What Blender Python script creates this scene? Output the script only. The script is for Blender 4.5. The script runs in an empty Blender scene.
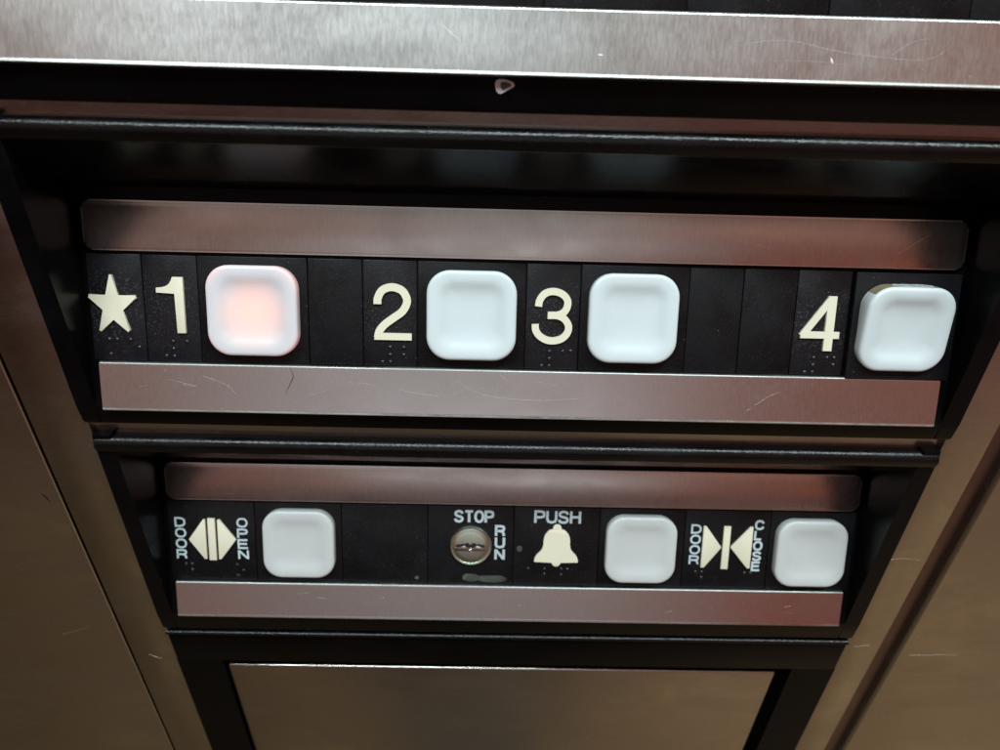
import bpy, bmesh, math, random
from mathutils import Vector, Matrix
random.seed(7)
S = 0.001                      # everything below is written in millimetres
TH = math.radians(22.65)       # tilt of the button plane
YC, ZC, P = 10.73, -64.08, 110.42
HT = 17.6                      # half height of a tile
sc = bpy.context.scene
COL = sc.collection

# ------------------------------------------------------------ helpers
def link(o, parent=None):
    COL.objects.link(o)
    if parent: o.parent = parent
    return o

def finish(bm, name, mats, parent=None, smooth=False, loc=None, rot=None, angle=35):
    bmesh.ops.recalc_face_normals(bm, faces=bm.faces[:])
    me = bpy.data.meshes.new(name)
    bm.to_mesh(me); bm.free()
    for v in me.vertices: v.co *= S
    if not isinstance(mats, (list, tuple)): mats = [mats]
    for m in mats: me.materials.append(m)
    if smooth:
        me.shade_smooth() if hasattr(me, 'shade_smooth') else None
        try: me.set_sharp_from_angle(angle=math.radians(angle))
        except Exception: pass
    o = bpy.data.objects.new(name, me)
    if loc: o.location = Vector(loc) * S
    if rot: o.rotation_euler = rot
    return link(o, parent)

def thing(name, label, cat, loc=(0, 0, 0), rot=(0, 0, 0), group=None):
    o = bpy.data.objects.new(name, None)
    o.empty_display_size = 0.01
    o.location = Vector(loc) * S; o.rotation_euler = rot
    o['label'] = label; o['category'] = cat
    if group: o['group'] = group
    return link(o)

def slab(bm, x0, x1, y0, y1, z0, z1, bev=0.0, seg=2, mi=0):
    vs = [bm.verts.new(c) for c in ((x0,y0,z0),(x1,y0,z0),(x1,y1,z0),(x0,y1,z0),(x0,y0,z1),(x1,y0,z1),(x1,y1,z1),(x0,y1,z1))]
    fs = [bm.faces.new([vs[i] for i in q]) for q in ((0,1,5,4),(1,2,6,5),(2,3,7,6),(3,0,4,7),(4,5,6,7),(3,2,1,0))]
    for f in fs: f.material_index = mi
    if bev > 0:
        es = list({e for f in fs for e in f.edges})
        bmesh.ops.bevel(bm, geom=es, offset=bev, segments=seg, profile=0.5, affect='EDGES', material=-1)

def prism(bm, pts, yb, yf, bev=0.0, seg=2, mi=0):
    """polygon in the local xz plane pushed out from yb (back) to yf (front, smaller y)"""
    b = [bm.verts.new((x, yb, z)) for x, z in pts]
    f = [bm.verts.new((x, yf, z)) for x, z in pts]
    n = len(pts); fs = []
    front = bm.faces.new(f); fs.append(front); fs.append(bm.faces.new(b[::-1]))
    for i in range(n):
        fs.append(bm.faces.new((b[i], b[(i+1) % n], f[(i+1) % n], f[i])))
    for q in fs: q.material_index = mi
    if bev > 0:
        bmesh.ops.bevel(bm, geom=list(front.edges), offset=bev, segments=seg, profile=0.5, affect='EDGES', material=-1)

def xsweep(bm, prof, x0, x1, mi=0):
    """closed (y,z) profile swept along x"""
    a = [bm.verts.new((x0, y, z)) for y, z in prof]
    b = [bm.verts.new((x1, y, z)) for y, z in prof]
    n = len(prof)
    for i in range(n):
        bm.faces.new((a[i], a[(i+1) % n], b[(i+1) % n], b[i])).material_index = mi
    bm.faces.new(a[::-1]); bm.faces.new(b)

def rrect(x0, x1, z0, z1, r, n=6):
    out = []
    for cx, cz, a0 in ((x1-r, z1-r, 0), (x0+r, z1-r, 90), (x0+r, z0+r, 180), (x1-r, z0+r, 270)):
        for k in range(n+1):
            a = math.radians(a0 + 90*k/n)
            out.append((cx + r*math.cos(a), cz + r*math.sin(a)))
    return out

def smooth_path(pts, n=6, closed=False):
    out = []; m = len(pts)
    rng = range(m if closed else m-1)
    for i in rng:
        g = lambda j: Vector(pts[j % m]) if closed else Vector(pts[max(0, min(m-1, j))])
        p0, p1, p2, p3 = g(i-1), g(i), g(i+1), g(i+2)
        for k in range(n):
            t = k/n
            q = 0.5*((2*p1) + (p2-p0)*t + (2*p0-5*p1+4*p2-p3)*t*t + (3*p1-p0-3*p2+p3)*t**3)
            out.append((q.x, q.y))
    if not closed: out.append(tuple(pts[-1]))
    return out

def stroke(bm, pts, w, yb, yf, closed=False, mi=0, taper=False):
    n = len(pts); L = []; Rr = []
    for i in range(n):
        p = Vector(pts[i])
        if closed: a, b = Vector(pts[i-1]), Vector(pts[(i+1) % n])
        else: a, b = Vector(pts[max(0, i-1)]), Vector(pts[min(n-1, i+1)])
        d1 = (p-a); d2 = (b-p)
        if d1.length < 1e-9: d1 = d2.copy()
        if d2.length < 1e-9: d2 = d1.copy()
        d1.normalize(); d2.normalize()
        n1 = Vector((-d1.y, d1.x)); n2 = Vector((-d2.y, d2.x))
        m = n1+n2
        if m.length < 1e-6: m = n1
        m.normalize()
        k = min(1/max(m.dot(n1), 0.3), 1.7)
        ww = w*(0.15+0.85*math.sin(math.pi*i/(n-1))) if taper else w
        L.append(p+m*(ww/2*k)); Rr.append(p-m*(ww/2*k))
    lf = [bm.verts.new((q.x, yf, q.y)) for q in L]; rf = [bm.verts.new((q.x, yf, q.y)) for q in Rr]
    lb = [bm.verts.new((q.x, yb, q.y)) for q in L]; rb = [bm.verts.new((q.x, yb, q.y)) for q in Rr]
    fs = []
    for i in range(n if closed else n-1):
        j = (i+1) % n
        fs += [bm.faces.new((lf[i], rf[i], rf[j], lf[j])), bm.faces.new((rf[i], rb[i], rb[j], rf[j])),
               bm.faces.new((lf[i], lf[j], lb[j], lb[i])), bm.faces.new((lb[i], lb[j], rb[j], rb[i]))]
    if not closed:
        fs += [bm.faces.new((lf[0], lb[0], rb[0], rf[0])), bm.faces.new((lf[-1], rf[-1], rb[-1], lb[-1]))]
    for f in fs: f.material_index = mi

# ------------------------------------------------------------ materials
def new_mat(name):
    m = bpy.data.materials.new(name); m.use_nodes = True
    nt = m.node_tree; nt.nodes.clear()
    out = nt.nodes.new('ShaderNodeOutputMaterial'); b = nt.nodes.new('ShaderNodeBsdfPrincipled')
    nt.links.new(b.outputs[0], out.inputs[0])
    return m, nt, b

def N(nt, t, **kw):
    n = nt.nodes.new(t)
    for k, v in kw.items():
        if k in n.inputs.keys() if isinstance(k, str) else False: n.inputs[k].default_value = v
        else: setattr(n, k, v)
    return n

def coords(nt, scale=(1, 1, 1)):
    tc = nt.nodes.new('ShaderNodeTexCoord'); mp = nt.nodes.new('ShaderNodeMapping')
    mp.inputs['Scale'].default_value = scale
    oi = nt.nodes.new('ShaderNodeObjectInfo')
    sh = nt.nodes.new('ShaderNodeVectorMath'); sh.operation = 'ADD'
    sc_ = nt.nodes.new('ShaderNodeMath'); sc_.operation = 'MULTIPLY'; sc_.inputs[1].default_value = 0.37
    nt.links.new(oi.outputs['Random'], sc_.inputs[0])
    nt.links.new(tc.outputs['Object'], sh.inputs[0]); nt.links.new(sc_.outputs[0], sh.inputs[1])
    nt.links.new(sh.outputs[0], mp.inputs[0])
    return mp.outputs[0]

def noise(nt, vec, scale, detail=3, rough=0.5, dist=0.0):
    n = nt.nodes.new('ShaderNodeTexNoise')
    n.inputs['Scale'].default_value = scale; n.inputs['Detail'].default_value = detail
    n.inputs['Roughness'].default_value = rough; n.inputs['Distortion'].default_value = dist
    nt.links.new(vec, n.inputs['Vector']); return n.outputs['Fac']

def mrange(nt, fac, a, b, c, d):
    n = nt.nodes.new('ShaderNodeMapRange')
    n.inputs[1].default_value = a; n.inputs[2].default_value = b; n.inputs[3].default_value = c; n.inputs[4].default_value = d
    nt.links.new(fac, n.inputs[0]); return n.outputs[0]

def mix(nt, fac, c1, c2):
    n = nt.nodes.new('ShaderNodeMix'); n.data_type = 'RGBA'
    for idx, c in ((6, c1), (7, c2)):
        if hasattr(c, 'links') or isinstance(c, bpy.types.NodeSocket): nt.links.new(c, n.inputs[idx])
        else: n.inputs[idx].default_value = (*c, 1)
    if isinstance(fac, bpy.types.NodeSocket): nt.links.new(fac, n.inputs[0])
    else: n.inputs[0].default_value = fac
    return n.outputs[2]

def math_(nt, op, a, b):
    n = nt.nodes.new('ShaderNodeMath'); n.operation = op
    for i, v in enumerate((a, b)):
        if isinstance(v, bpy.types.NodeSocket): nt.links.new(v, n.inputs[i])
        else: n.inputs[i].default_value = v
    return n.outputs[0]

def bump(nt, h, strength, dist):
    n = nt.nodes.new('ShaderNodeBump'); n.inputs['Strength'].default_value = strength
    n.inputs['Distance'].default_value = dist; nt.links.new(h, n.inputs['Height']); return n.outputs[0]

def specks(nt, cell, radius, keep):
    """small scattered specks: 1 inside a speck, 0 elsewhere; cell and radius in millimetres"""
    v = nt.nodes.new('ShaderNodeTexVoronoi'); v.inputs['Scale'].default_value = 1000/cell
    nt.links.new(coords(nt), v.inputs['Vector'])
    d = mrange(nt, v.outputs['Distance'], radius/cell, radius/cell*0.5, 0, 1)
    sep = nt.nodes.new('ShaderNodeSeparateColor'); nt.links.new(v.outputs['Color'], sep.inputs[0])
    k = math_(nt, 'GREATER_THAN', sep.outputs[0], 1-keep)
    return math_(nt, 'MULTIPLY', d, k)

def steel(name, base, rough, gx=1, gz=12, aniso=0.0, bstr=0.25, speck=True, smear=0.12, cv=0.6, wob=0.0):
    m, nt, b = new_mat(name)
    b.inputs['Metallic'].default_value = 1.0
    v = coords(nt, (gz, 1, gx)) if True else None
    fine = noise(nt, v, 420, 3, 0.6)
    big = noise(nt, coords(nt, (1, 1, 2)), 28, 4, 0.6, 0.4)
    c = mix(nt, mrange(nt, fine, 0.3, 0.7, 0, 1), tuple(x*(1-0.12*cv) for x in base), tuple(min(1, x*(1+0.08*cv)) for x in base))
    c = mix(nt, mrange(nt, big, 0.35, 0.7, 0, 0.35), c, tuple(x*0.72 for x in base))
    if speck: c = mix(nt, specks(nt, 6, 0.35, 0.35), c, (0.85, 0.84, 0.8))
    nt.links.new(c, b.inputs['Base Color'])
    r = math_(nt, 'ADD', mrange(nt, fine, 0.3, 0.7, rough-0.02, rough+0.02), mrange(nt, big, 0.3, 0.7, -smear/2, smear/2))
    nt.links.new(r, b.inputs['Roughness'])
    b.inputs['Anisotropic'].default_value = aniso
    bn = bump(nt, fine, bstr, 0.00002); nt.links.new(bn, b.inputs['Normal'])
    if wob:
        b2 = nt.nodes.new('ShaderNodeBump'); b2.inputs['Strength'].default_value = wob; b2.inputs['Distance'].default_value = 0.001
        nt.links.new(noise(nt, coords(nt, (1, 1, 0.7)), 14, 2, 0.4, 0.3), b2.inputs['Height']); nt.links.new(bn, b2.inputs['Normal'])
        nt.links.new(b2.outputs[0], b.inputs['Normal'])
    return m

def plastic(name, base, rough, grain=0.5, bstr=0.5, bdist=0.00008, spec=0.5, dusty=0.0, speck=0.25, spc=0.22, coat=0.0, halo=False, mott=1.7):
    m, nt, b = new_mat(name)
    v = coords(nt)
    g = noise(nt, v, 1000/grain, 3, 0.6)
    big = noise(nt, v, 45, 4, 0.6, 0.5)
    c = mix(nt, mrange(nt, big, 0.4, 0.7, 0, 1), base, tuple(x*mott for x in base))
    d = specks(nt, 3.0, 0.13, speck)
    c = mix(nt, d, c, (spc, spc, spc*0.97))
    if dusty > 0:
        s = noise(nt, coords(nt), 1500, 3, 0.75)
        f = mrange(nt, s, 0.54, 0.66, 0, 1)
        if halo:
            tc = nt.nodes.new('ShaderNodeTexCoord'); vm = nt.nodes.new('ShaderNodeVectorMath'); vm.operation = 'LENGTH'
            nt.links.new(tc.outputs['Object'], vm.inputs[0])
            f = math_(nt, 'MULTIPLY', f, mrange(nt, vm.outputs['Value'], 0.017, 0.006, 0.15, 1))
        f = math_(nt, 'MULTIPLY', f, mrange(nt, noise(nt, coords(nt), 130, 2), 0.35, 0.65, 0.25*dusty, dusty))
        c = mix(nt, f, c, (0.105, 0.105, 0.112))
    nt.links.new(c, b.inputs['Base Color'])
    nt.links.new(mrange(nt, big, 0.35, 0.7, rough-0.05, rough+0.1), b.inputs['Roughness'])
    b.inputs['Specular IOR Level'].default_value = spec
    b.inputs['Coat Weight'].default_value = coat
    nt.links.new(bump(nt, g, bstr, bdist), b.inputs['Normal'])
    return m

M = {}
M['strip'] = steel('brushed_steel_strip', (0.60, 0.59, 0.58), 0.25, gx=0.9, gz=4.5, bstr=0.02, cv=0.5, smear=0.08)
M['stripup'] = steel('hazy_brushed_steel_strip', (0.60, 0.585, 0.57), 0.31, gx=0.9, gz=4.5, bstr=0.03, cv=0.7)
M['stripedge'] = steel('dimmed_steel_edge', (0.34, 0.35, 0.34), 0.42, gx=1, gz=1, bstr=0.3, cv=1.6, smear=0.3)  # edge steel darkened in colour to hold down its highlight
M['face'] = steel('satin_steel_sheet', (0.54, 0.50, 0.46), 0.24, gx=10, gz=1.2, bstr=0.2, smear=0.22, cv=1.0, wob=0.6)
M['edge'] = steel('polished_steel_edge', (0.75, 0.76, 0.76), 0.2, speck=False)
M['frame'] = plastic('black_textured_plastic', (0.002, 0.002, 0.0025), 0.24, grain=0.9, bstr=0.7, bdist=0.00012, spec=0.15, speck=0.12)
M['ceil'] = plastic('black_glossy_plastic', (0.002, 0.002, 0.0024), 0.25, grain=0.8, bstr=0.06, spec=0.15, speck=0.06)
M['lip'] = plastic('black_pebbled_plastic', (0.002, 0.002, 0.0025), 0.25, grain=0.9, bstr=0.9, bdist=0.00012, spec=0.36, speck=0.1)
M['matte'] = plastic('black_satin_plastic', (0.002, 0.002, 0.0022), 0.30, grain=0.8, bstr=0.2, spec=0.08, speck=0.08)
M['tile'] = plastic('black_tile_plastic', (0.005, 0.005, 0.006), 0.38, grain=0.8, bstr=0.5, bdist=0.0001, spec=0.22, dusty=0.15, speck=0.4, spc=0.3)
M['tiledust'] = plastic('dusty_black_tile_plastic', (0.006, 0.006, 0.0075), 0.36, grain=0.8, bstr=0.55, bdist=0.0001, spec=0.3, dusty=0.7, speck=0.5, spc=0.35, halo=True)
M['gap'] = steel('gap_shade_steel', (0.24, 0.17, 0.16), 0.35, gx=6, gz=1, speck=True)  # dark base colour carries the shade of the gap
M['dark'] = plastic('cavity_shade_black', (0.006, 0.005, 0.005), 0.6, speck=0.05)  # near-black colour stands for the shade inside hollows
M['cream'] = plastic('cream_raised_plastic', (0.82, 0.79, 0.62), 0.42, grain=0.6, bstr=0.05, speck=0.04, mott=0.95)
M['paint'] = plastic('pale_blue_white_lettering', (0.55, 0.66, 0.70), 0.5, bstr=0.1, speck=0.0, mott=0.85)
M['dot'] = plastic('black_braille_dot', (0.012, 0.012, 0.013), 0.24, spec=0.6, bstr=0.05, speck=0.0)
M['scuff'] = plastic('grey_green_residue', (0.028, 0.034, 0.028), 0.5, grain=0.5, bstr=0.6, speck=0.5, mott=4.0)
M['chip'] = plastic('bare_grey_chip', (0.42, 0.41, 0.43), 0.55, bstr=0.6, speck=0.0)
M['grime'] = plastic('brown_grime', (0.20, 0.16, 0.10), 0.6, bstr=0.6, speck=0.2)
M['scratch'] = steel('bright_scratch', (0.95, 0.93, 0.9), 0.55, speck=False)
M['darkscratch'] = steel('dark_scratch', (0.12, 0.09, 0.09), 0.5, speck=False)
M['lock'] = steel('worn_lock_metal', (0.66, 0.76, 0.64), 0.28, gx=3, gz=3, bstr=0.2)
M['lockpin'] = steel('shiny_lock_pin', (0.85, 0.87, 0.8), 0.15, speck=False)

def cap_mat(name, base, glow=False, dirt=False):
    m, nt, b = new_mat(name)
    v = coords(nt)
    big = noise(nt, v, 70, 4, 0.6)
    c = mix(nt, mrange(nt, big, 0.35, 0.75, 0, 1), base, tuple(x*0.975 for x in base))
    c = mix(nt, specks(nt, 5, 0.12, 0.12), c, (0.45, 0.43, 0.40))
    nt.links.new(c, b.inputs['Base Color'])
    b.inputs['Roughness'].default_value = 0.23
    nt.links.new(mrange(nt, big, 0.3, 0.7, 0.14, 0.27), b.inputs['Roughness'])
    b.inputs['Subsurface Weight'].default_value = 0.35
    b.inputs['Subsurface Radius'].default_value = (1.0, 0.95, 0.9)
    b.inputs['Subsurface Scale'].default_value = 0.0022
    b.inputs['IOR'].default_value = 1.49
    if glow:    # the lamp behind the cap is lit and shows through the thin middle
        tc = nt.nodes.new('ShaderNodeTexCoord'); mp = nt.nodes.new('ShaderNodeMapping')
        mp.inputs['Location'].default_value = (0.0, 0, 0.001); mp.inputs['Scale'].default_value = (1, 0.2, 1)
        nt.links.new(tc.outputs['Object'], mp.inputs[0])
        vm = nt.nodes.new('ShaderNodeVectorMath'); vm.operation = 'LENGTH'; nt.links.new(mp.outputs[0], vm.inputs[0])
        ramp = nt.nodes.new('ShaderNodeValToRGB'); nt.links.new(mrange(nt, vm.outputs['Value'], 0, 0.018, 0, 1), ramp.inputs[0])
        cr = ramp.color_ramp; cr.interpolation = 'B_SPLINE'
        cr.elements[0].color = (1.15, 0.17, 0.0, 1); cr.elements[1].position = 1.0; cr.elements[1].color = (0.40, 0.09, 0.05, 1)
        for p_, c_ in ((0.30, (0.62, 0.13, 0.03)), (0.62, (0.16, 0.07, 0.06)), (0.84, (0.07, 0.08, 0.11))):
            e = cr.elements.new(p_); e.color = (*c_, 1)
        nt.links.new(ramp.outputs[0], b.inputs['Emission Color']); b.inputs['Emission Strength'].default_value = 0.9
    return m
M['cap'] = cap_mat('white_button_plastic', (0.69, 0.775, 0.80))
M['capdim'] = cap_mat('shaded_button_plastic', (0.60, 0.635, 0.635))  # same white plastic, colour dimmed for the weaker light on the lower row
M['caplit'] = cap_mat('lit_white_button_plastic', (0.62, 0.66, 0.69), glow=True)

# ------------------------------------------------------------ housings
XR = 151.9        # outer half width of a black housing
XI = 145.3        # inner half width of the recess
def rz(row): return -row*P - (1.4 if row < 0 else 0.0)
def tp(s, off=0.0):
    """point of the button plane at height s, off millimetres proud, as (y, z) from the row's lip"""
    return (YC + s*math.sin(TH) - off*math.cos(TH), ZC + s*math.cos(TH) + off*math.sin(TH))

def scratch_set(bm, lines, off):
    for pts, w, mi in lines:
        stroke(bm, smooth_path(pts, 6), w*0.5 if mi == 1 else w, off+0.05, off-0.03, mi=mi, taper=True)

def strip(parent, s0, s1, x0, x1, lines, rnd):
    bm = bmesh.new()
    if rnd > 1.5: prism(bm, rrect(x0, x1, s0, s1, rnd), 0.6, -1.5, bev=0.6, seg=3)
    else:         # top edge rolled over, bottom edge turned out in a narrow flange
        prof = [(0.6, s1), (-0.6, s1)]
        for k in range(1, 6):
            a = math.radians(90*k/5); prof.append((-0.6-0.9*math.sin(a), s1-0.9+0.9*math.cos(a)))
        prof += [(-1.5, s0+1.0), (-1.54, s0+0.7), (-1.62, s0+0.4), (-1.68, s0+0.2), (-1.68, s0+0.05), (-1.55, s0-0.1), (0.6, s0-0.1)]
        xsweep(bm, prof, x0, x1)
        es = [e for e in bm.edges if abs(e.verts[0].co.x-e.verts[1].co.x) < 1e-5 and max(v.co.y for v in e.verts) < 0.5]
        bmesh.ops.bevel(bm, geom=es, offset=0.25, segments=2, affect='EDGES')
    scratch_set(bm, lines, -1.5)
    bm.normal_update()
    for f in bm.faces:
        if f.material_index == 0 and abs(f.normal.y) < 0.985: f.material_index = 3
    y, z = tp(0)
    return finish(bm, 'trim_strip', [M['stripup' if rnd > 1.5 else 'strip'], M['scratch'], M['darkscratch'], M['stripedge']], parent, smooth=True, loc=(0, y, z), rot=(-TH, 0, 0))

def rand_scratches(n, x0, x1, s0, s1):
    out = []
    for _ in range(n):
        x = random.uniform(x0, x1); s = random.uniform(s0+2, s1-2); L = random.choice((2, 3, 5, 9)); a = random.uniform(-0.5, 0.5)
        c = random.uniform(-0.25, 0.25)
        pts = []
        for t in (0, 0.33, 0.66, 1):
            zz = max(s0+0.9, min(s1-0.9, s + L*t*math.sin(a) + c*math.sin(math.pi*t)))
            pts.append((x+L*t*math.cos(a), zz))
        out.append((pts, random.uniform(0.03, 0.07), 1))
    return out

def housing(name_label, row, zbot, up_lines, lo_lines, with_chip=False):
    z0 = rz(row)
    h = thing('button_housing', name_label, 'control panel housing', (0, 0, z0), group='black housings stacked down the panel')
    # rounded top lip
    bm = bmesh.new()
    prof = [(5.0, -0.4)]
    for k in range(9):
        a = math.radians(90*k/8)
        prof.append((1.6-3.0*math.sin(a), -3.4+3.0*math.cos(a)))
    prof += [(-1.3, -5.6), (-0.7, -6.4), (0.4, -6.8), (5.0, -5.6)]
    xsweep(bm, prof, -XR, XR)
    es = [e for e in bm.edges if abs(abs(e.verts[0].co.x)-XR) < 1e-4 and abs(e.verts[0].co.x-e.verts[1].co.x) < 1e-4]
    bmesh.ops.bevel(bm, geom=es, offset=0.5, segments=2, affect='EDGES')
    finish(bm, 'top_lip', M['lip'], h, smooth=True)
    # sloping recess ceiling
    bm = bmesh.new()
    cy, cz = tp(39.0, -0.3)
    xsweep(bm, [(0.45, -6.7), (14.3, -21.4), (cy, cz), (cy+1.5, cz+1.0), (14.7, -19.0), (2.2, -5.0)], -XI-0.2, XI+0.2)
    finish(bm, 'recess_ceiling', M['ceil'], h)
    # back plate behind the tiles
    bm = bmesh.new()
    a = tp(39.5, -0.3); b = tp(-34.0, -0.3); c = tp(-34.0, -2.3); d = tp(39.5, -2.3)
    xsweep(bm, [a, b, c, d], -XI-0.1, XI+0.1)
    finish(bm, 'back_plate', M['matte'], h)
    # side cheeks
    for sx in (-1, 1):
        bm = bmesh.new()
        x0, x1 = sorted((sx*XR, sx*XI))
        ts = tp(-33.4, 0.2)[1]
        xsweep(bm, [(-0.2, 0.6), (-0.35, -2.0), (-1.95, ts-1.0), (-1.85, zbot+2.6), (-1.3, zbot+1.5), (-0.2, zbot+0.9), (30.0, zbot+0.9), (30.0, 0.6)], x0, x1)
        es = [e for e in bm.edges if e.verts[0].co.y < 0 and e.verts[1].co.y < 0 and abs(e.verts[0].co.x-e.verts[1].co.x) < 1e-4]
        bmesh.ops.bevel(bm, geom=es, offset=0.5, segments=2, affect='EDGES')
        finish(bm, 'side_cheek', M['ceil'], h, smooth=True)
    # bottom bezel
    bm = bmesh.new()
    ty, tz = tp(-34.0, 0.2)
    xsweep(bm, [(ty+1.6, tz), (-2.0, tz-0.15), (-1.9, tz-1.0), (-1.8, zbot+2.6), (-1.25, zbot+1.5), (-0.15, zbot+0.95), (6, zbot+0.95), (9, tz)], -XI-0.1, XI+0.1)
    if with_chip:
        pts = [(-11.6, 12.9), (-9.4, 13.3), (-7.2, 12.6), (-6.8, 11.6), (-8.6, 10.6), (-10.3, 9.7), (-11.5, 10.6)]
        dz = -z0-0.8
        ring = [(x, z+dz) for x, z in pts]
        prism(bm, smooth_path(ring, 3, True), -1.2, -2.0, bev=0.0, mi=1)
        inner = [((x+9.2)*0.55-9.0, (z-11.7)*0.55+11.8+dz) for x, z in pts]
        prism(bm, smooth_path(inner, 3, True), -1.2, -2.06, mi=2)
        for (x, z) in ((31, 9), (-47, 10.2)):
            prism(bm, rrect(x, x+0.3, z+dz, z+0.25+dz, 0.1, 2), -0.9, -1.7, mi=1)
    finish(bm, 'bottom_bezel', [M['frame'], M['chip'], M['scuff']], h, smooth=True)
    strip(h, 18.7, 34.6, -143.2, 143.4, up_lines, 2.6)
    strip(h, {-1: -34.3, 0: -34.6, 1: -33.9}[row], -17.9, -141.9, 141.6, lo_lines, 0.9)
    return h

up1 = [([(120.5, 23.0), (126, 26.8), (131.5, 30.2)], 0.16, 1), ([(-37, 26), (-33.5, 28.2), (-31, 29.5)], 0.09, 1), ([(-33.4, 31), (-31.2, 27.8), (-29.5, 24.6)], 0.08, 1),
       ([(-37.5, 24.3), (-33, 25.2), (-28, 26.4)], 0.08, 1), ([(80, 24), (74, 25.5), (66, 27)], 0.09, 1), ([(8, 25), (18, 24.2), (24, 24.6)], 0.07, 1)] + rand_scratches(8, -135, 130, 19, 34)
lo1 = [([(-78.6, -18.6), (-77.4, -21.5), (-78.4, -24), (-80.3, -28.0)], 0.28, 2), ([(-24, -21), (-14, -26.5), (4, -28.2), (22, -27)], 0.11, 1), ([(-43, -25), (-37, -26.5), (-28, -27.5)], 0.10, 1),
       ([(79, -28.5), (83, -25.5), (87, -23.6)], 0.13, 1), ([(-8, -19.5), (-5, -22.5)], 0.12, 1), ([(-108, -22), (-100, -25), (-97, -28)], 0.09, 1)] + rand_scratches(10, -135, 130, -33, -18.5)
up2 = rand_scratches(8, -135, 130, 19, 34)
lo2 = rand_scratches(7, -135, 130, -33, -18.5)
up0 = []
lo0 = [([(-25.5, -22.7), (-23.5, -24.3), (-20.6, -26.6)], 0.20, 1), ([(14, -28.8), (15.3, -28.9)], 0.55, 1), ([(44, -27), (60, -24.2), (76, -26.6), (96, -28), (103, -25)], 0.07, 1), ([(73.2, -28), (73.8, -29.4)], 0.8, 1),
       ([(48, -29.6), (70, -29.0), (84, -30.6)], 0.04, 1), ([(88, -27.6), (93, -24), (99, -22.6)], 0.05, 1)] + rand_scratches(6, -125, 110, -33, -18.5)
housing('cut off black housing at the top with a bright steel strip and chipped bezel', -1, -106.3, up0, lo0, with_chip=True)
housing('black recessed housing holding the star and floor numbers 1 to 4', 0, -104.6, up1, lo1)
housing('black recessed housing holding the door open, stop, bell and door close controls', 1, -107.9, up2, lo2)

# ------------------------------------------------------------ tiles
def tile_root(name, label, cat, row, xc, group=None):
    y, z = tp(0)
    return thing(name, label, cat, (xc, y, z+rz(row)), (-TH, 0, 0), group)

def tile_base(parent, w, off=0.0, mat='tile', s0=-HT, s1=HT, gap=0.14, name='base_tile', extra=None):
    bm = bmesh.new()
    slab(bm, -w/2+gap, w/2-gap, -off, 1.2-off if off < 1 else 0.1, s0, s1, bev=0.3, seg=2)
    mats = [M[mat], M['scuff'], M['chip'], M['frame']]
    if extra: extra(bm, -off)
    return finish(bm, name, mats, parent, smooth=True)

def braille(parent, pts, xc, off=0.0):
    bm = bmesh.new()
    for x, s in pts:
        bmesh.ops.create_uvsphere(bm, u_segments=12, v_segments=8, radius=0.78, matrix=Matrix.Translation((x-xc, -off, s)) @ Matrix.Diagonal((1, 0.75, 1, 1)))
    finish(bm, 'braille', M['dot'], parent, smooth=True, angle=80)

LET = {
 'D': [([(0,0),(0,1),(.45,1),(.8,.92),(1,.68),(1,.32),(.8,.08),(.45,0)], True)],
 'O': [([(.5,1),(.82,.92),(1,.66),(1,.34),(.82,.08),(.5,0),(.18,.08),(0,.34),(0,.66),(.18,.92)], 'sc')],
 'R': [([(0,-.06),(0,1),(.62,1),(.9,.93),(.97,.75),(.9,.56),(.62,.48),(.02,.48)], False), ([(.55,.47),(.82,.40),(.92,.2),(.97,-.06)], False)],
 'P': [([(0,-.06),(0,1),(.62,1),(.92,.93),(1,.73),(.92,.53),(.62,.46),(.02,.46)], False)],
 'E': [([(1.05,0),(0,0),(0,1),(1.02,1)], False), ([(0.02,.52),(.95,.52)], False)],
 'N': [([(0,-.06),(0,1.06)], False), ([(1,-.06),(1,1.06)], False), ([(.04,.98),(.96,.02)], False)],
 'S': [([(.95,.76),(.85,.93),(.5,1),(.14,.92),(.05,.74),(.18,.58),(.5,.5),(.84,.42),(.97,.25),(.85,.07),(.5,0),(.12,.07),(.0,.26)], 's')],
 'T': [([(-.04,1),(1.04,1)], False), ([(.5,.98),(.5,-.06)], False)],
 'U': [([(0,1.06),(0,.3),(.12,.08),(.5,0),(.88,.08),(1,.3),(1,1.06)], False)],
 'H': [([(0,-.06),(0,1.06)], False), ([(1,-.06),(1,1.06)], False), ([(.02,.52),(.98,.52)], False)],
 'C': [([(.98,.70),(.84,.92),(.5,1),(.16,.92),(0,.66),(0,.34),(.16,.08),(.5,0),(.86,.08),(1,.32)], 's')],
 'L': [([(0,1.06),(0,0),(1,0)], False)],
}
def letter(bm, ch, x, z, w, h, t, yf):
    """box with lower-left corner x,z; t = stroke width"""
    for k, (pts, mode) in enumerate(LET[ch]):
        q = [(x+t/2+px*(w-t), z+t/2+pz*(h-t)) for px, pz in pts]
        if mode == 's': q = smooth_path(q, 4)
        if mode == 'sc': q = smooth_path(q, 4, True)
        stroke(bm, q, t, 0.0, yf-0.012*k, closed=mode in (True, 'sc'))

def word_stack(bm, word, x, s_top, s_bot, w, t, yf, lean=0.0, gap=0.25):
    n = len(word); h = (s_top-s_bot-gap*(n-1))/n
    for i, ch in enumerate(word):
        z = s_top-(i+1)*h-i*gap
        letter(bm, ch, x+lean*i, z, w*(0.9 if ch == 'L' else 1), h, t, yf)

def word_row(bm, word, x0, x1, s0, s1, t, yf, gap=0.25):
    n = len(word); w = (x1-x0-gap*(n-1))/n
    for i, ch in enumerate(word):
        letter(bm, ch, x0+i*(w+gap), s0, w, s1-s0, t, yf)

GT = 'narrow number tiles of the upper button row'
RAISE = -0.95
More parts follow.
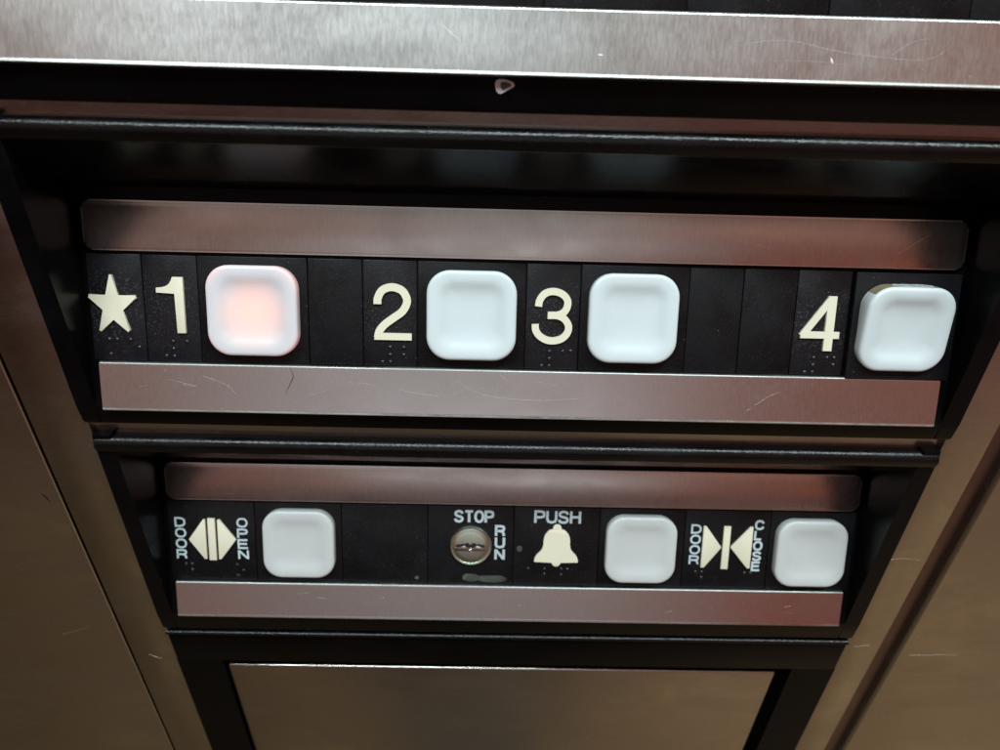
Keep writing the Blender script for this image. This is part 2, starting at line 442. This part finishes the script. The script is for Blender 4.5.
# star tile
def off_poly(pts, xc): return [(x-xc, s) for x, s in pts]
xc = -135
t = tile_root('star_tile', 'narrow black tile with a raised cream star at the left end of the row', 'tile', 0, xc)
tile_base(t, 18, 0.1, 'tiledust')
bm = bmesh.new()
cx, cs, RR = -136.0-xc, 0.55, 10.7
pts = []
for k in range(10):
    a = math.radians(90+36*k); r = RR if k % 2 == 0 else RR*0.40
    if k % 2 == 0:
        for da in (-3.4, 3.4): 
            aa = a+math.radians(da); pts.append((cx+0.765*r*0.985*math.cos(aa), cs+r*0.96*math.sin(aa)))
    else: pts.append((cx+0.765*r*math.cos(a), cs+r*math.sin(a)))
prism(bm, pts, 0.0, RAISE, bev=0.18)
finish(bm, 'star_symbol', M['cream'], t, smooth=True)
braille(t, [(-138.3,-10.6),(-135.7,-10.6),(-131.3,-10.6),(-128.6,-13.1),(-138.2,-15.6)], xc, 0.1)
# number 1
xc = -117
t = tile_root('number_tile', 'narrow black tile with the raised cream numeral 1 beside the star', 'number tile', 0, xc, GT)
tile_base(t, 18, 0.0, 'tiledust')
bm = bmesh.new(); bx, bs = -121.5-xc, -8.0
fl = smooth_path([(5.5,18.5),(4.9,16.9),(3.6,15.7),(1.8,15.1),(0,14.9)], 4)
pts = [(8.9,0),(8.9,18.5)] + fl + [(0,13.2),(6.1,13.2),(6.1,0)]
prism(bm, [(bx+x, bs+s) for x, s in pts], 0, RAISE, bev=0.15)
finish(bm, 'numeral', M['cream'], t, smooth=True)
braille(t, [(-117.3,-10.9),(-112.7,-10.9),(-117.3,-13.4),(-119.8,-15.9),(-117.2,-15.9)], xc)
# number 2
xc = -45
t = tile_root('number_tile', 'narrow black tile with the raised cream numeral 2', 'number tile', 0, xc, GT)
tile_base(t, 18, 0.15, 'tiledust')
bm = bmesh.new(); bx, bs = -50.4-xc, -8.7
c2 = smooth_path([(1.35,11.9),(1.5,13.9),(3.0,16.5),(6.1,17.55),(9.4,16.5),(11.0,13.9),(10.8,11.7),(9.3,9.4),(6.6,7.4),(3.6,5.1),(1.9,2.9),(1.35,0.6)], 5)
stroke(bm, c2, 2.55, 0, RAISE-0.1)
prism(bm, [(0.12,0),(12.5,0),(12.5,2.25),(0.4,2.25)] if False else [(bx*0+0.1,0),(12.6,0),(12.6,2.3),(0.9,2.3)], 0, RAISE-0.08)
for v in bm.verts: v.co.x += bx; v.co.z += bs
finish(bm, 'numeral', M['cream'], t, smooth=True)
braille(t, [(-45.1,-11.3),(-40.5,-11.3),(-45.1,-13.8),(-40.5,-13.8),(-47.6,-16.3),(-45.0,-16.3)], xc, 0.15)
# number 3
xc = 9
t = tile_root('number_tile', 'narrow black tile with the raised cream numeral 3', 'number tile', 0, xc, GT)
tile_base(t, 18, 0.1, 'tiledust')
bm = bmesh.new(); bx, bs = 2.0-xc, -8.9
stroke(bm, smooth_path([(2.15,12.5),(2.55,14.7),(4.2,16.8),(6.9,17.55),(9.8,16.8),(11.6,14.9),(11.7,12.7),(10.7,10.8),(8.8,9.8),(7.0,9.62),(5.3,9.62)], 5), 2.35, 0, RAISE-0.1)
stroke(bm, smooth_path([(5.4,9.6),(8.4,9.6),(10.8,8.6),(12.3,6.4),(12.1,4.0),(10.4,2.0),(7.8,1.15),(5.2,1.35),(2.8,2.7),(1.5,4.6),(1.25,6.6)], 5), 2.35, 0, RAISE-0.13)
for v in bm.verts: v.co.x += bx; v.co.z += bs
finish(bm, 'numeral', M['cream'], t, smooth=True)
braille(t, [(8.4,-11.5),(12.9,-11.4),(15.5,-11.3),(8.4,-14.0),(5.9,-16.5),(8.4,-16.5)], xc, 0.1)
# number 4
xc = 99
t = tile_root('number_tile', 'narrow black tile with the raised cream numeral 4 next to the tilted button', 'number tile', 0, xc, GT)
tile_base(t, 18, 0.2, 'tiledust')
bm = bmesh.new(); bx, bs = 91.9-xc, -9.2
stroke(bm, [(9.9,0),(9.9,18.4)], 2.9, 0, RAISE-0.13)
stroke(bm, [(0.4,5.35),(13.4,5.35)], 2.3, 0, RAISE-0.1)
stroke(bm, [(0.9,4.9),(9.7,17.6)], 2.35, 0, RAISE-0.07)
for v in bm.verts: v.co.x += bx; v.co.z += bs
finish(bm, 'numeral', M['cream'], t, smooth=True)
braille(t, [(97.9,-11.7),(102.4,-11.6),(104.9,-11.6),(97.9,-14.2),(104.8,-14.1),(95.3,-16.7),(97.9,-16.7)], xc, 0.2)

# blank tiles
def blank(row, x0, w, label, off, extra=None):
    t = tile_root('blank_tile', label, 'blank tile', row, x0+w/2, 'blank black filler tiles')
    tile_base(t, w, off, 'tile', name='base_tile', extra=extra)
blank(0, -72, 18, 'narrow blank black tile between the lit button and the numeral 2', 0.25)
blank(0, 54, 18, 'narrow blank black tile directly right of the button for floor 3', 0.0)
blank(0, 72, 18, 'narrow blank black tile directly left of the numeral 4', 0.1)
def spot(bm, yb):
    prism(bm, rrect(12.6, 14.2, -16.0, -14.4, 0.7, 3), yb+0.1, yb-0.06, mi=1)
blank(1, -72, 36, 'wide blank black tile between the door open button and the stop key switch', 0.05, spot)
names0 = ['second', 'third', 'fourth', 'fifth']
blank(-1, -36, 36, 'dark tile sliver at the top edge, leftmost above the bright strip', 0.0)
blank(-1, 0, 36, 'dark tile sliver at the top edge, second from left above the bright strip', 0.1)
blank(-1, 36, 36, 'dark tile sliver at the top edge, third from left above the bright strip', 0.05)
blank(-1, 72, 36, 'dark tile sliver at the top edge, fourth from left, between two visible seams', 0.15)
blank(-1, 108, 36, 'dark tile sliver at the top right corner, rightmost above the bright strip', 0.0)

# push buttons
def cap_mesh(a=14.75, r=7.6, scale_h=1.0, grime=False, skirt=0.0, shallow=0.0):
    prof = ([(0.3, -skirt/scale_h)] if skirt else []) + [(0.2, 0.0), (0.05, 0.6), (0.0, 3.2), (0.07, 3.6), (0.28, 3.98), (0.62, 4.22), (1.1, 4.33), (1.8, 4.36), (2.6, 4.33), (3.4, 4.22), (4.2, 4.0), (5.0, 3.7), (5.8, 3.4), (6.7, 3.14), (7.8, 2.93), (9.2, 2.76), (10.6, 2.66), (12.0, 2.61), (13.2, 2.6)]
    if shallow: prof = [(d, h if d < 2 else 4.36-(4.36-h)*shallow) for d, h in prof]
    bm = bmesh.new(); rings = []
    for d, h in prof:
        hw = a-d; rr = max(min(hw*0.98, r-d*0.62), min(3.2, hw*0.7)); pts = rrect(-hw, hw, -hw, hw, rr, 9)
        rings.append([bm.verts.new((x, -h*scale_h, z)) for x, z in pts])
    n = len(rings[0])
    for A, B in zip(rings, rings[1:]):
        for i in range(n): bm.faces.new((A[i], A[(i+1) % n], B[(i+1) % n], B[i]))
    bm.faces.new(rings[-1])
    if grime:
        for f in bm.faces:
            c = f.calc_center_median()
            if c.z > a-2.5 and abs(c.x) < 13 and -c.y < 2.7*scale_h: f.material_index = 1
    return bm

def push_button(row, xc, label, mat, off=0.0, cx=0.0, cs=0.0, rot=(0,0,0), coff=0.0, s0=-HT, s1=HT, w=36, gap=0.14, grime=False, sh=1.0):
    t = tile_root('push_button', label, 'elevator button', row, xc, 'square white push buttons')
    tile_base(t, w, off, 'tile', s0=s0, s1=s1, name='mounting_tile', gap=gap)
    bm = cap_mesh(a=14.35 if grime else 14.75, grime=grime, scale_h=sh, skirt=1.8 if grime else 0.0, shallow=0.62 if row == 1 else 0.0)
    c = finish(bm, 'button_cap', [M[mat], M['grime']], t, smooth=True, loc=(cx, -off-coff, cs), rot=rot, angle=60)
    return t, c
push_button(0, -90, 'white square button glowing faint orange in its middle, right of the numeral 1', 'caplit', 0.25, 0.6, 0.2)
push_button(0, -18, 'white square button between the numerals 2 and 3, unlit', 'cap', 0.15, 0.1, 0.2)
push_button(0, 36, 'white square button right of the numeral 3, unlit', 'cap', 0.3, -0.7, 0.4)
t, c = push_button(0, 126.2, 'white square button right of the numeral 4, cap sprung up with a grimy top edge', 'cap', 1.6, -1.3, -0.4, (math.radians(9.5), 0, math.radians(-0.5)), 0.6, s0=-18.6, s1=17.4, gap=0.5, grime=True, sh=1.05)
# worn residue on the exposed top edge of that cap
bm = bmesh.new()
random.seed(3)
pts = [(-6.2, 0.4), (-5.0, 1.3), (-3.6, 0.9), (-2.4, 1.5), (0.5, 1.2), (2.4, 1.6), (4.6, 1.1), (6.4, 0.3), (6.9, -0.9), (5.0, -2.2), (2.0, -2.6), (-2.0, -2.5), (-4.6, -2.0), (-6.0, -0.8)]
prism(bm, smooth_path(pts, 2, True), 0.1, -0.06, mi=0)
for (x, w_) in ((-5.6, 0.8), (-3.9, 0.5), (-1.0, 1.1), (1.6, 0.6), (3.6, 0.9)):
    stroke(bm, smooth_path([(x, -0.7+random.uniform(-.5,.5)), (x+w_, -1.2), (x+2*w_, -0.5+random.uniform(-.5,.4))], 3), 0.2, 0.05, -0.10, mi=1)
for v in bm.verts:
    x, y, z = v.co; v.co = (x, z-0.6, 14.36-y)
finish(bm, 'chipped_residue', [M['cap'], M['scuff']], c)
push_button(1, -90, 'shade-toned white square button right of the door open symbol', 'capdim', 0.0, 0.8, 0.5)
push_button(1, 54, 'shade-toned white square button right of the bell symbol', 'capdim', 0.1, -0.8, 0.6)
push_button(1, 126, 'shade-toned white square button at the right end after the door close symbol', 'capdim', 0.1, -1.2, 0.2)

# door open tile
xc = -126
t = tile_root('symbol_tile', 'black tile with cream opening door arrows between the words DOOR and OPEN', 'symbol tile', 1, xc)
tile_base(t, 36, 0.05)
bm = bmesh.new()
bx, bs = -135.5-xc, -8.3
prism(bm, [(bx, bs+9.1), (bx+6.2, bs+17.9), (bx+7.1, bs+17.9), (bx+7.1, bs+0.4), (bx+6.2, bs+0.4)], 0, RAISE, bev=0.12)
prism(bm, [(bx+19.5, bs+9.1), (bx+13.1, bs+17.9), (bx+12.1, bs+17.9), (bx+12.1, bs+0.4), (bx+13.1, bs+0.4)], 0, RAISE, bev=0.12)
prism(bm, [(bx+8.1, bs-0.1), (bx+11.1, bs-0.1), (bx+11.1, bs+18.4), (bx+8.1, bs+18.4)], 0, RAISE, bev=0.12)
finish(bm, 'door_open_symbol', M['cream'], t, smooth=True)
bm = bmesh.new()
word_stack(bm, 'DOOR', -141.3-xc, 10.3, -8.4, 4.5, 0.82, -0.14, gap=0.4)
finish(bm, 'lettering', M['paint'], t)
bm = bmesh.new()
word_stack(bm, 'OPEN', -115.6-xc, 10.4, -8.2, 4.5, 0.82, -0.14, gap=0.4)
finish(bm, 'lettering', M['paint'], t)
braille(t, [(-137.6,-10.6),(-135.1,-10.6),(-135.0,-13.2),(-116.2,-10.6),(-113.6,-13.1),(-116.1,-15.6)], xc, 0.05)

# key switch tile
xc = -18
def smudge(bm, yb):
    for x0, x1, s0, s1 in ((-3.4, 3.8, -16.6, -12.9), (2.4, 15.6, -16.7, -13.5)):
        pts = []
        for k in range(22):
            a = 2*math.pi*k/22; rj = random.uniform(0.86, 1.06)
            pts.append(((x0+x1)/2+(x1-x0)/2*rj*math.copysign(abs(math.cos(a))**.75, math.cos(a)), (s0+s1)/2+(s1-s0)/2*rj*math.sin(a)))
        prism(bm, pts, yb+0.1, yb-0.05-(0.02 if x0 > 0 else 0), mi=1)
t = tile_root('key_switch', 'black tile with a round keyed lock between the words STOP and RUN', 'key switch', 1, xc)
tile_base(t, 36, 0.1, extra=smudge)
def disc(bm, cx, cz, prof, seg=48, mi=0):
    rings = [[bm.verts.new((cx+r*math.cos(2*math.pi*k/seg), -h, cz+r*math.sin(2*math.pi*k/seg))) for k in range(seg)] for r, h in prof]
    for A, B in zip(rings, rings[1:]):
        for k in range(seg): bm.faces.new((A[k], A[(k+1) % seg], B[(k+1) % seg], B[k])).material_index = mi
    bm.faces.new(rings[-1]).material_index = mi
kx, ks = 0.1, 0.2
bm = bmesh.new()
disc(bm, kx, ks, [(8.7, 0), (8.7, 1.2), (8.35, 1.6), (7.9, 1.5), (7.7, 1.2), (7.3, 1.4), (5.5, 1.55), (3.0, 1.66), (1.0, 1.7)])
lock = finish(bm, 'lock_face', M['lock'], t, smooth=True)
bm = bmesh.new()
zig = [(-6.3, 0.3), (-5.0, 0.9), (-4.4, 0.7), (-3.4, 1.2), (-2.6, 0.9), (-2.0, 1.5), (-1.0, 1.5), (-0.6, 0.9), (0.4, 0.9), (0.8, 1.5), (1.8, 1.5), (2.3, 0.9), (3.6, 1.1), (4.2, 0.7), (5.0, 0.8), (6.0, 0.2), (6.0, -1.9), (-6.3, -1.9)]
prism(bm, [(kx+x, ks+s) for x, s in zig], -1.2, -1.82)  # raised dark shape that paints the shade of the key slot
finish(bm, 'keyway', M['dark'], lock)
bm = bmesh.new()
prism(bm, [(kx+x, ks+s) for x, s in [(-6.5,-2.1),(6.1,-2.1),(6.1,-0.5),(5.0,-0.4),(4.6,0.0),(3.4,0.0),(3.0,0.5),(2.3,0.5),(1.9,-0.6),(-1.9,-0.6),(-2.2,0.4),(-3.1,0.4),(-3.4,-0.1),(-4.6,-0.1),(-5.0,-0.5),(-6.5,-0.5)]], -1.3, -2.0, bev=0.2)
bmesh.ops.create_uvsphere(bm, u_segments=14, v_segments=8, radius=1.1, matrix=Matrix.Translation((kx-0.2, -1.7, ks-1.5)))
finish(bm, 'lock_pin', M['lockpin'], lock, smooth=True)
bm = bmesh.new()
word_row(bm, 'STOP', -25.1-xc, -8.3-xc, 10.1, 15.7, 1.08, -0.18, gap=0.15)
finish(bm, 'lettering', M['paint'], t)
bm = bmesh.new()
word_stack(bm, 'RUN', -7.9-xc, 9.3, -6.5, 4.4, 1.05, -0.18, gap=0.15)
finish(bm, 'lettering', M['paint'], t)

# bell tile
xc = 18
def dent(bm, yb):
    prism(bm, rrect(-16.6, -14.2, -2.6, 0.2, 1.1, 4), yb+0.1, yb-0.12, bev=0.1, mi=1)
t = tile_root('symbol_tile', 'black tile with the word PUSH above a raised cream bell', 'symbol tile', 1, xc)
tile_base(t, 36, 0.15, extra=dent)
half = [(0, 18.7), (1.1, 18.4), (1.75, 17.4), (1.9, 16.6), (3.4, 15.9), (5.0, 14.0), (5.55, 11.6), (5.7, 9.0), (6.5, 6.9), (8.1, 5.2), (9.1, 3.4), (9.3, 1.9)]
sm = smooth_path(half, 3)
b = [(x, s) for x, s in sm] + [(9.2, 1.7), (1.9, 1.7), (1.6, 0.6), (0.8, 0.0), (0.0, -0.15)]
full = b + [(-x, s) for x, s in b[::-1] if x > 0.001]
bm = bmesh.new()
prism(bm, [(18.2-xc+x, -8.5+s) for x, s in full], 0, RAISE, bev=0.12)
finish(bm, 'bell_symbol', M['cream'], t, smooth=True)
bm = bmesh.new()
word_row(bm, 'PUSH', 8.4-xc, 28.0-xc, 10.4, 16.2, 1.02, -0.22, gap=0.3)
finish(bm, 'lettering', M['paint'], t)
braille(t, [(6.5,-10.1),(13.5,-10.1),(13.5,-12.6),(20.6,-10.1),(23.2,-10.1),(20.7,-12.7)], xc, 0.15)

# door close tile
xc = 90
t = tile_root('symbol_tile', 'black tile with cream closing door arrows between the words DOOR and CLOSE', 'symbol tile', 1, xc)
tile_base(t, 36, 0.1)
bm = bmesh.new()
def tri(pts): prism(bm, [(x-xc, s) for x, s in pts], 0, RAISE, bev=0.12)
tri([(79.7, 10.6), (80.9, 10.6), (87.6, 1.6), (87.6, 1.0), (81.0, -8.0), (79.7, -8.0)])
tri([(100.6, 10.6), (99.4, 10.6), (91.6+0.3, 1.6), (91.6+0.3, 1.0), (99.4, -8.0), (100.6, -8.0)])
tri([(88.3, 10.7), (91.2, 10.7), (91.2, -8.5), (88.3, -8.5)])
finish(bm, 'door_close_symbol', M['cream'], t, smooth=True)
bm = bmesh.new()
word_stack(bm, 'DOOR', 74.6-xc, 11.2, -7.0, 4.4, 0.8, -0.18, gap=0.4)
finish(bm, 'lettering', M['paint'], t)
bm = bmesh.new()
word_stack(bm, 'CLOSE', 101.4-xc, 13.6, -9.6, 4.0, 0.95, -0.18, gap=0.2)
finish(bm, 'lettering', M['paint'], t)
braille(t, [(77.9,-10.3),(80.5,-10.3),(80.5,-12.9),(98.9,-10.4),(101.4,-10.4)], xc, 0.1)

# ------------------------------------------------------------ access door at the bottom
d = thing('access_door', 'steel access door plate set in a black frame at the bottom of the panel', 'access door', (0, 0, -219.2))
bm = bmesh.new()
zt, zb = 0.0, -190.0
ox0, ox1, oz = -131.6, 131.9, -22.8
slab(bm, -XR, XR, -0.5, 6, oz, zt, bev=0.6)
slab(bm, -XR, ox0, -0.5, 6, zb, oz+1.2, bev=0.0)
slab(bm, ox1, XR, -0.5, 6, zb, oz+1.2, bev=0.0)
slab(bm, ox0-1, ox1+1, 6.1, 8, zb, oz+1)
for v in bm.verts:                    # keep the three rails off a common plane
    if v.co.z < oz+1.3 and abs(v.co.x) >= 131 and abs(v.co.y+0.5) < 1e-4: v.co.y = -0.48
finish(bm, 'door_frame', M['matte'], d, smooth=True)
bm = bmesh.new()
xsweep(bm, [(0.0, 0.1), (-0.9, 0.05), (-1.5, -0.15), (-1.9, -0.55), (-2.0, -1.1), (-1.8, -1.7), (-1.3, -2.1), (0.0, -2.2)], -XR+0.4, XR-0.4)
finish(bm, 'top_bead', M['lip'], d, smooth=True, angle=60)
bm = bmesh.new()
slab(bm, -130.9, 126.4, 1.5, 5.0, zb, -28.6, bev=0.8, seg=3)
scratch_set(bm, [], 1.5)
finish(bm, 'door_plate', [M['face'], M['scratch']], d, smooth=True)

# ------------------------------------------------------------ steel faceplate and wall panels
fp = thing('steel_faceplate', 'satin steel faceplate framing the black housings on both sides', 'faceplate')
bm = bmesh.new()
slab(bm, -172.3, -XR-0.1, 1.0, 4.0, -420, 240, bev=0.5)
slab(bm, XR+0.1, 168.8, 1.0, 4.0, -420, 240, bev=0.5)
slab(bm, -XR-0.6, XR+0.6, 3.0, 3.9, -2, 10)
slab(bm, -XR-0.6, XR+0.6, 3.0, 3.9, -P-2, -P+10)
scratch_set(bm, [([(153.5, -168), (159, -167.2), (166, -168.2)], 0.035, 1), ([(157, -226), (163, -225), (163.5, -225.6)], 0.05, 1), ([(-165, -240), (-160, -243)], 0.04, 1)], 1.0)
finish(bm, 'sheet', [M['face'], M['scratch']], fp, smooth=True)
def wall_panel(label, x0, x1, lines, bev):
    bm = bmesh.new()
    slab(bm, x0, x1, 1.0, 6.0, -520, 260, bev=bev, seg=4)
    scratch_set(bm, lines, 1.0)
    o = finish(bm, 'wall_panel', [M['face'], M['scratch'], M['darkscratch']], None, smooth=True, angle=60)
    o['label'] = label; o['category'] = 'wall panel'; o['group'] = 'steel wall panels either side'
wall_panel('dark brown reflecting steel wall panel left of the faceplate', -420, -173.5, [([(-180.4, -139.5), (-179.0, -141.5), (-178.2, -144.5)], 0.7, 2), ([(-200, -226), (-190, -222), (-186, -219)], 0.06, 1)], 0.8)
wall_panel('olive tinted steel wall panel right of the dark vertical gap', 178.2, 440, [([(184, -232), (200, -231), (206, -231.2)], 0.03, 1), ([(205, -140), (214, -139), (222, -140.5)], 0.08, 1)], 1.8)
bm = bmesh.new()
slab(bm, -420, 440, 34, 40, -520, 260)  # dark backing sheet, standing for the shade of the wall cavity
o = finish(bm, 'wall', M['dark']); o['kind'] = 'structure'
bm = bmesh.new()
slab(bm, 166.0, 185.0, 4.6, 7.0, -520, 260)  # dark strip added to paint the shade inside the open gap
o = finish(bm, 'gap_shade', M['gap']); o['label'] = 'dark strip painting the shade in the gap right of the faceplate'; o['category'] = 'painted gap shade'

# ------------------------------------------------------------ world: the lift car as the metal sees it
w = bpy.data.worlds.new('World'); sc.world = w; w.use_nodes = True
nt = w.node_tree; nt.nodes.clear()
out = nt.nodes.new('ShaderNodeOutputWorld'); bg = nt.nodes.new('ShaderNodeBackground')
tc = nt.nodes.new('ShaderNodeTexCoord'); sep = nt.nodes.new('ShaderNodeSeparateXYZ')
nt.links.new(tc.outputs['Generated'], sep.inputs[0])
def ramp(fac, stops):
    r = nt.nodes.new('ShaderNodeValToRGB'); nt.links.new(fac, r.inputs[0]); cr = r.color_ramp
    cr.elements[0].position = stops[0][0]; cr.elements[0].color = (*stops[0][1], 1)
    cr.elements[1].position = stops[-1][0]; cr.elements[1].color = (*stops[-1][1], 1)
    for p, c in stops[1:-1]:
        e = cr.elements.new(p); e.color = (*c, 1)
    return r.outputs[0]
zz = mrange(nt, sep.outputs[2], -1, 1, 0, 1)
E_ = lambda deg: (math.sin(math.radians(deg))+1)/2
side = ramp(zz, [(0, (.09,.065,.04)), (E_(-60), (.19,.13,.07)), (E_(-40), (.20,.14,.08)), (E_(-24), (.15,.078,.06)), (E_(-14), (.09,.036,.028)), (E_(-6), (.10,.06,.058)), (E_(3), (.34,.11,.06)), (E_(7), (.17,.085,.074)), (E_(13), (.205,.11,.095)), (E_(20), (.34,.19,.15)), (E_(27), (.40,.28,.24)), (E_(34), (.29,.205,.18)), (E_(48), (.28,.24,.22)), (E_(58), (.22,.24,.25)), (1.0, (.14,.15,.16))])
mid = ramp(zz, [(0, (.05,.045,.035)), (E_(-60), (.10,.085,.065)), (E_(-40), (.10,.08,.055)), (E_(-24), (.09,.052,.042)), (E_(-13), (.09,.042,.032)), (E_(-6), (.155,.135,.15)), (E_(2), (.27,.18,.145)), (E_(7), (.76,.74,.76)), (E_(13), (.82,.79,.81)), (E_(19), (.26,.22,.225)), (E_(27), (.48,.42,.39)), (E_(34), (.41,.40,.385)), (E_(48), (.35,.37,.36)), (E_(58), (.24,.26,.27)), (1.0, (.14,.15,.16))])
hyp = math_(nt, 'SQRT', math_(nt, 'ADD', math_(nt, 'MULTIPLY', sep.outputs[0], sep.outputs[0]), math_(nt, 'MULTIPLY', sep.outputs[1], sep.outputs[1])), 0)
az = math_(nt, 'DIVIDE', sep.outputs[0], math_(nt, 'MAXIMUM', hyp, 0.001))
xl = mrange(nt, az, -0.46, -0.20, 1, 0); xr = mrange(nt, az, 0.12, 0.34, 0, 1)
warm = nt.nodes.new('ShaderNodeMix'); warm.data_type = 'RGBA'; warm.blend_type = 'MULTIPLY'; warm.inputs[7].default_value = (1.02, 0.74, 0.66, 1)
nt.links.new(math_(nt, 'MULTIPLY', xr, mrange(nt, sep.outputs[2], -0.12, 0.0, 0, 1)), warm.inputs[0]); nt.links.new(side, warm.inputs[6])
c = mix(nt, math_(nt, 'MAXIMUM', xl, xr), mid, warm.outputs[2])
# the left of the car is darker than the right below the horizon
lr = mrange(nt, sep.outputs[0], -0.6, 0.5, 0.30, 1.4)
low = mrange(nt, sep.outputs[2], -0.25, -0.05, 1, 0)
f = math_(nt, 'ADD', math_(nt, 'MULTIPLY', math_(nt, 'SUBTRACT', lr, 1.0), low), 1.0)
nm = nt.nodes.new('ShaderNodeMapping'); nm.inputs['Scale'].default_value = (1, 1, 3.2); nt.links.new(tc.outputs['Generated'], nm.inputs[0])
nz = nt.nodes.new('ShaderNodeTexNoise'); nz.inputs['Scale'].default_value = 3.6; nz.inputs['Detail'].default_value = 4; nz.inputs['Distortion'].default_value = 0.6
nt.links.new(nm.outputs[0], nz.inputs['Vector'])
f = math_(nt, 'MULTIPLY', f, mrange(nt, nz.outputs['Fac'], 0.3, 0.7, 0.74, 1.26))
nt.links.new(c, bg.inputs['Color']); nt.links.new(f, bg.inputs['Strength']); nt.links.new(bg.outputs[0], out.inputs[0])

# ceiling lamps of the car
def area(name, loc, target, size, size_y, power, col):
    l = bpy.data.lights.new(name, 'AREA'); l.shape = 'RECTANGLE'; l.size = size; l.size_y = size_y; l.energy = power; l.color = col
    o = bpy.data.objects.new(name, l); COL.objects.link(o); o.location = loc
    o.rotation_euler = (Vector(target)-Vector(loc)).to_track_quat('-Z', 'Y').to_euler()
area('ceiling_lamp', (0.10, -0.56, 1.25), (0, 0, -0.08), 2.2, 0.045, 35, (0.84, 0.98, 1.0))

# ------------------------------------------------------------ camera
cd = bpy.data.cameras.new('camera'); co = bpy.data.objects.new('camera', cd); COL.objects.link(co)
pitch, yaw, roll = math.radians(34.0409), math.radians(1.0678), math.radians(1.8151)
fw = Vector((math.sin(yaw)*math.cos(pitch), math.cos(yaw)*math.cos(pitch), -math.sin(pitch)))
r = fw.cross(Vector((0, 0, 1))).normalized(); u = r.cross(fw)
r2 = math.cos(roll)*r+math.sin(roll)*u; u2 = -math.sin(roll)*r+math.cos(roll)*u
mw = Matrix((r2, u2, -fw)).transposed().to_4x4()
mw.translation = Vector((-11.696, -193.41, 50.197))*S
co.matrix_world = mw
cd.sensor_width = 36; cd.lens = 25.2; cd.clip_start = 0.005; cd.clip_end = 50
cd.dof.use_dof = True; cd.dof.focus_distance = 0.228; cd.dof.aperture_fstop = 14
sc.camera = co
sc.view_settings.view_transform = 'Standard'; sc.view_settings.look = 'None'
sc.view_settings.exposure = 0; sc.view_settings.gamma = 1
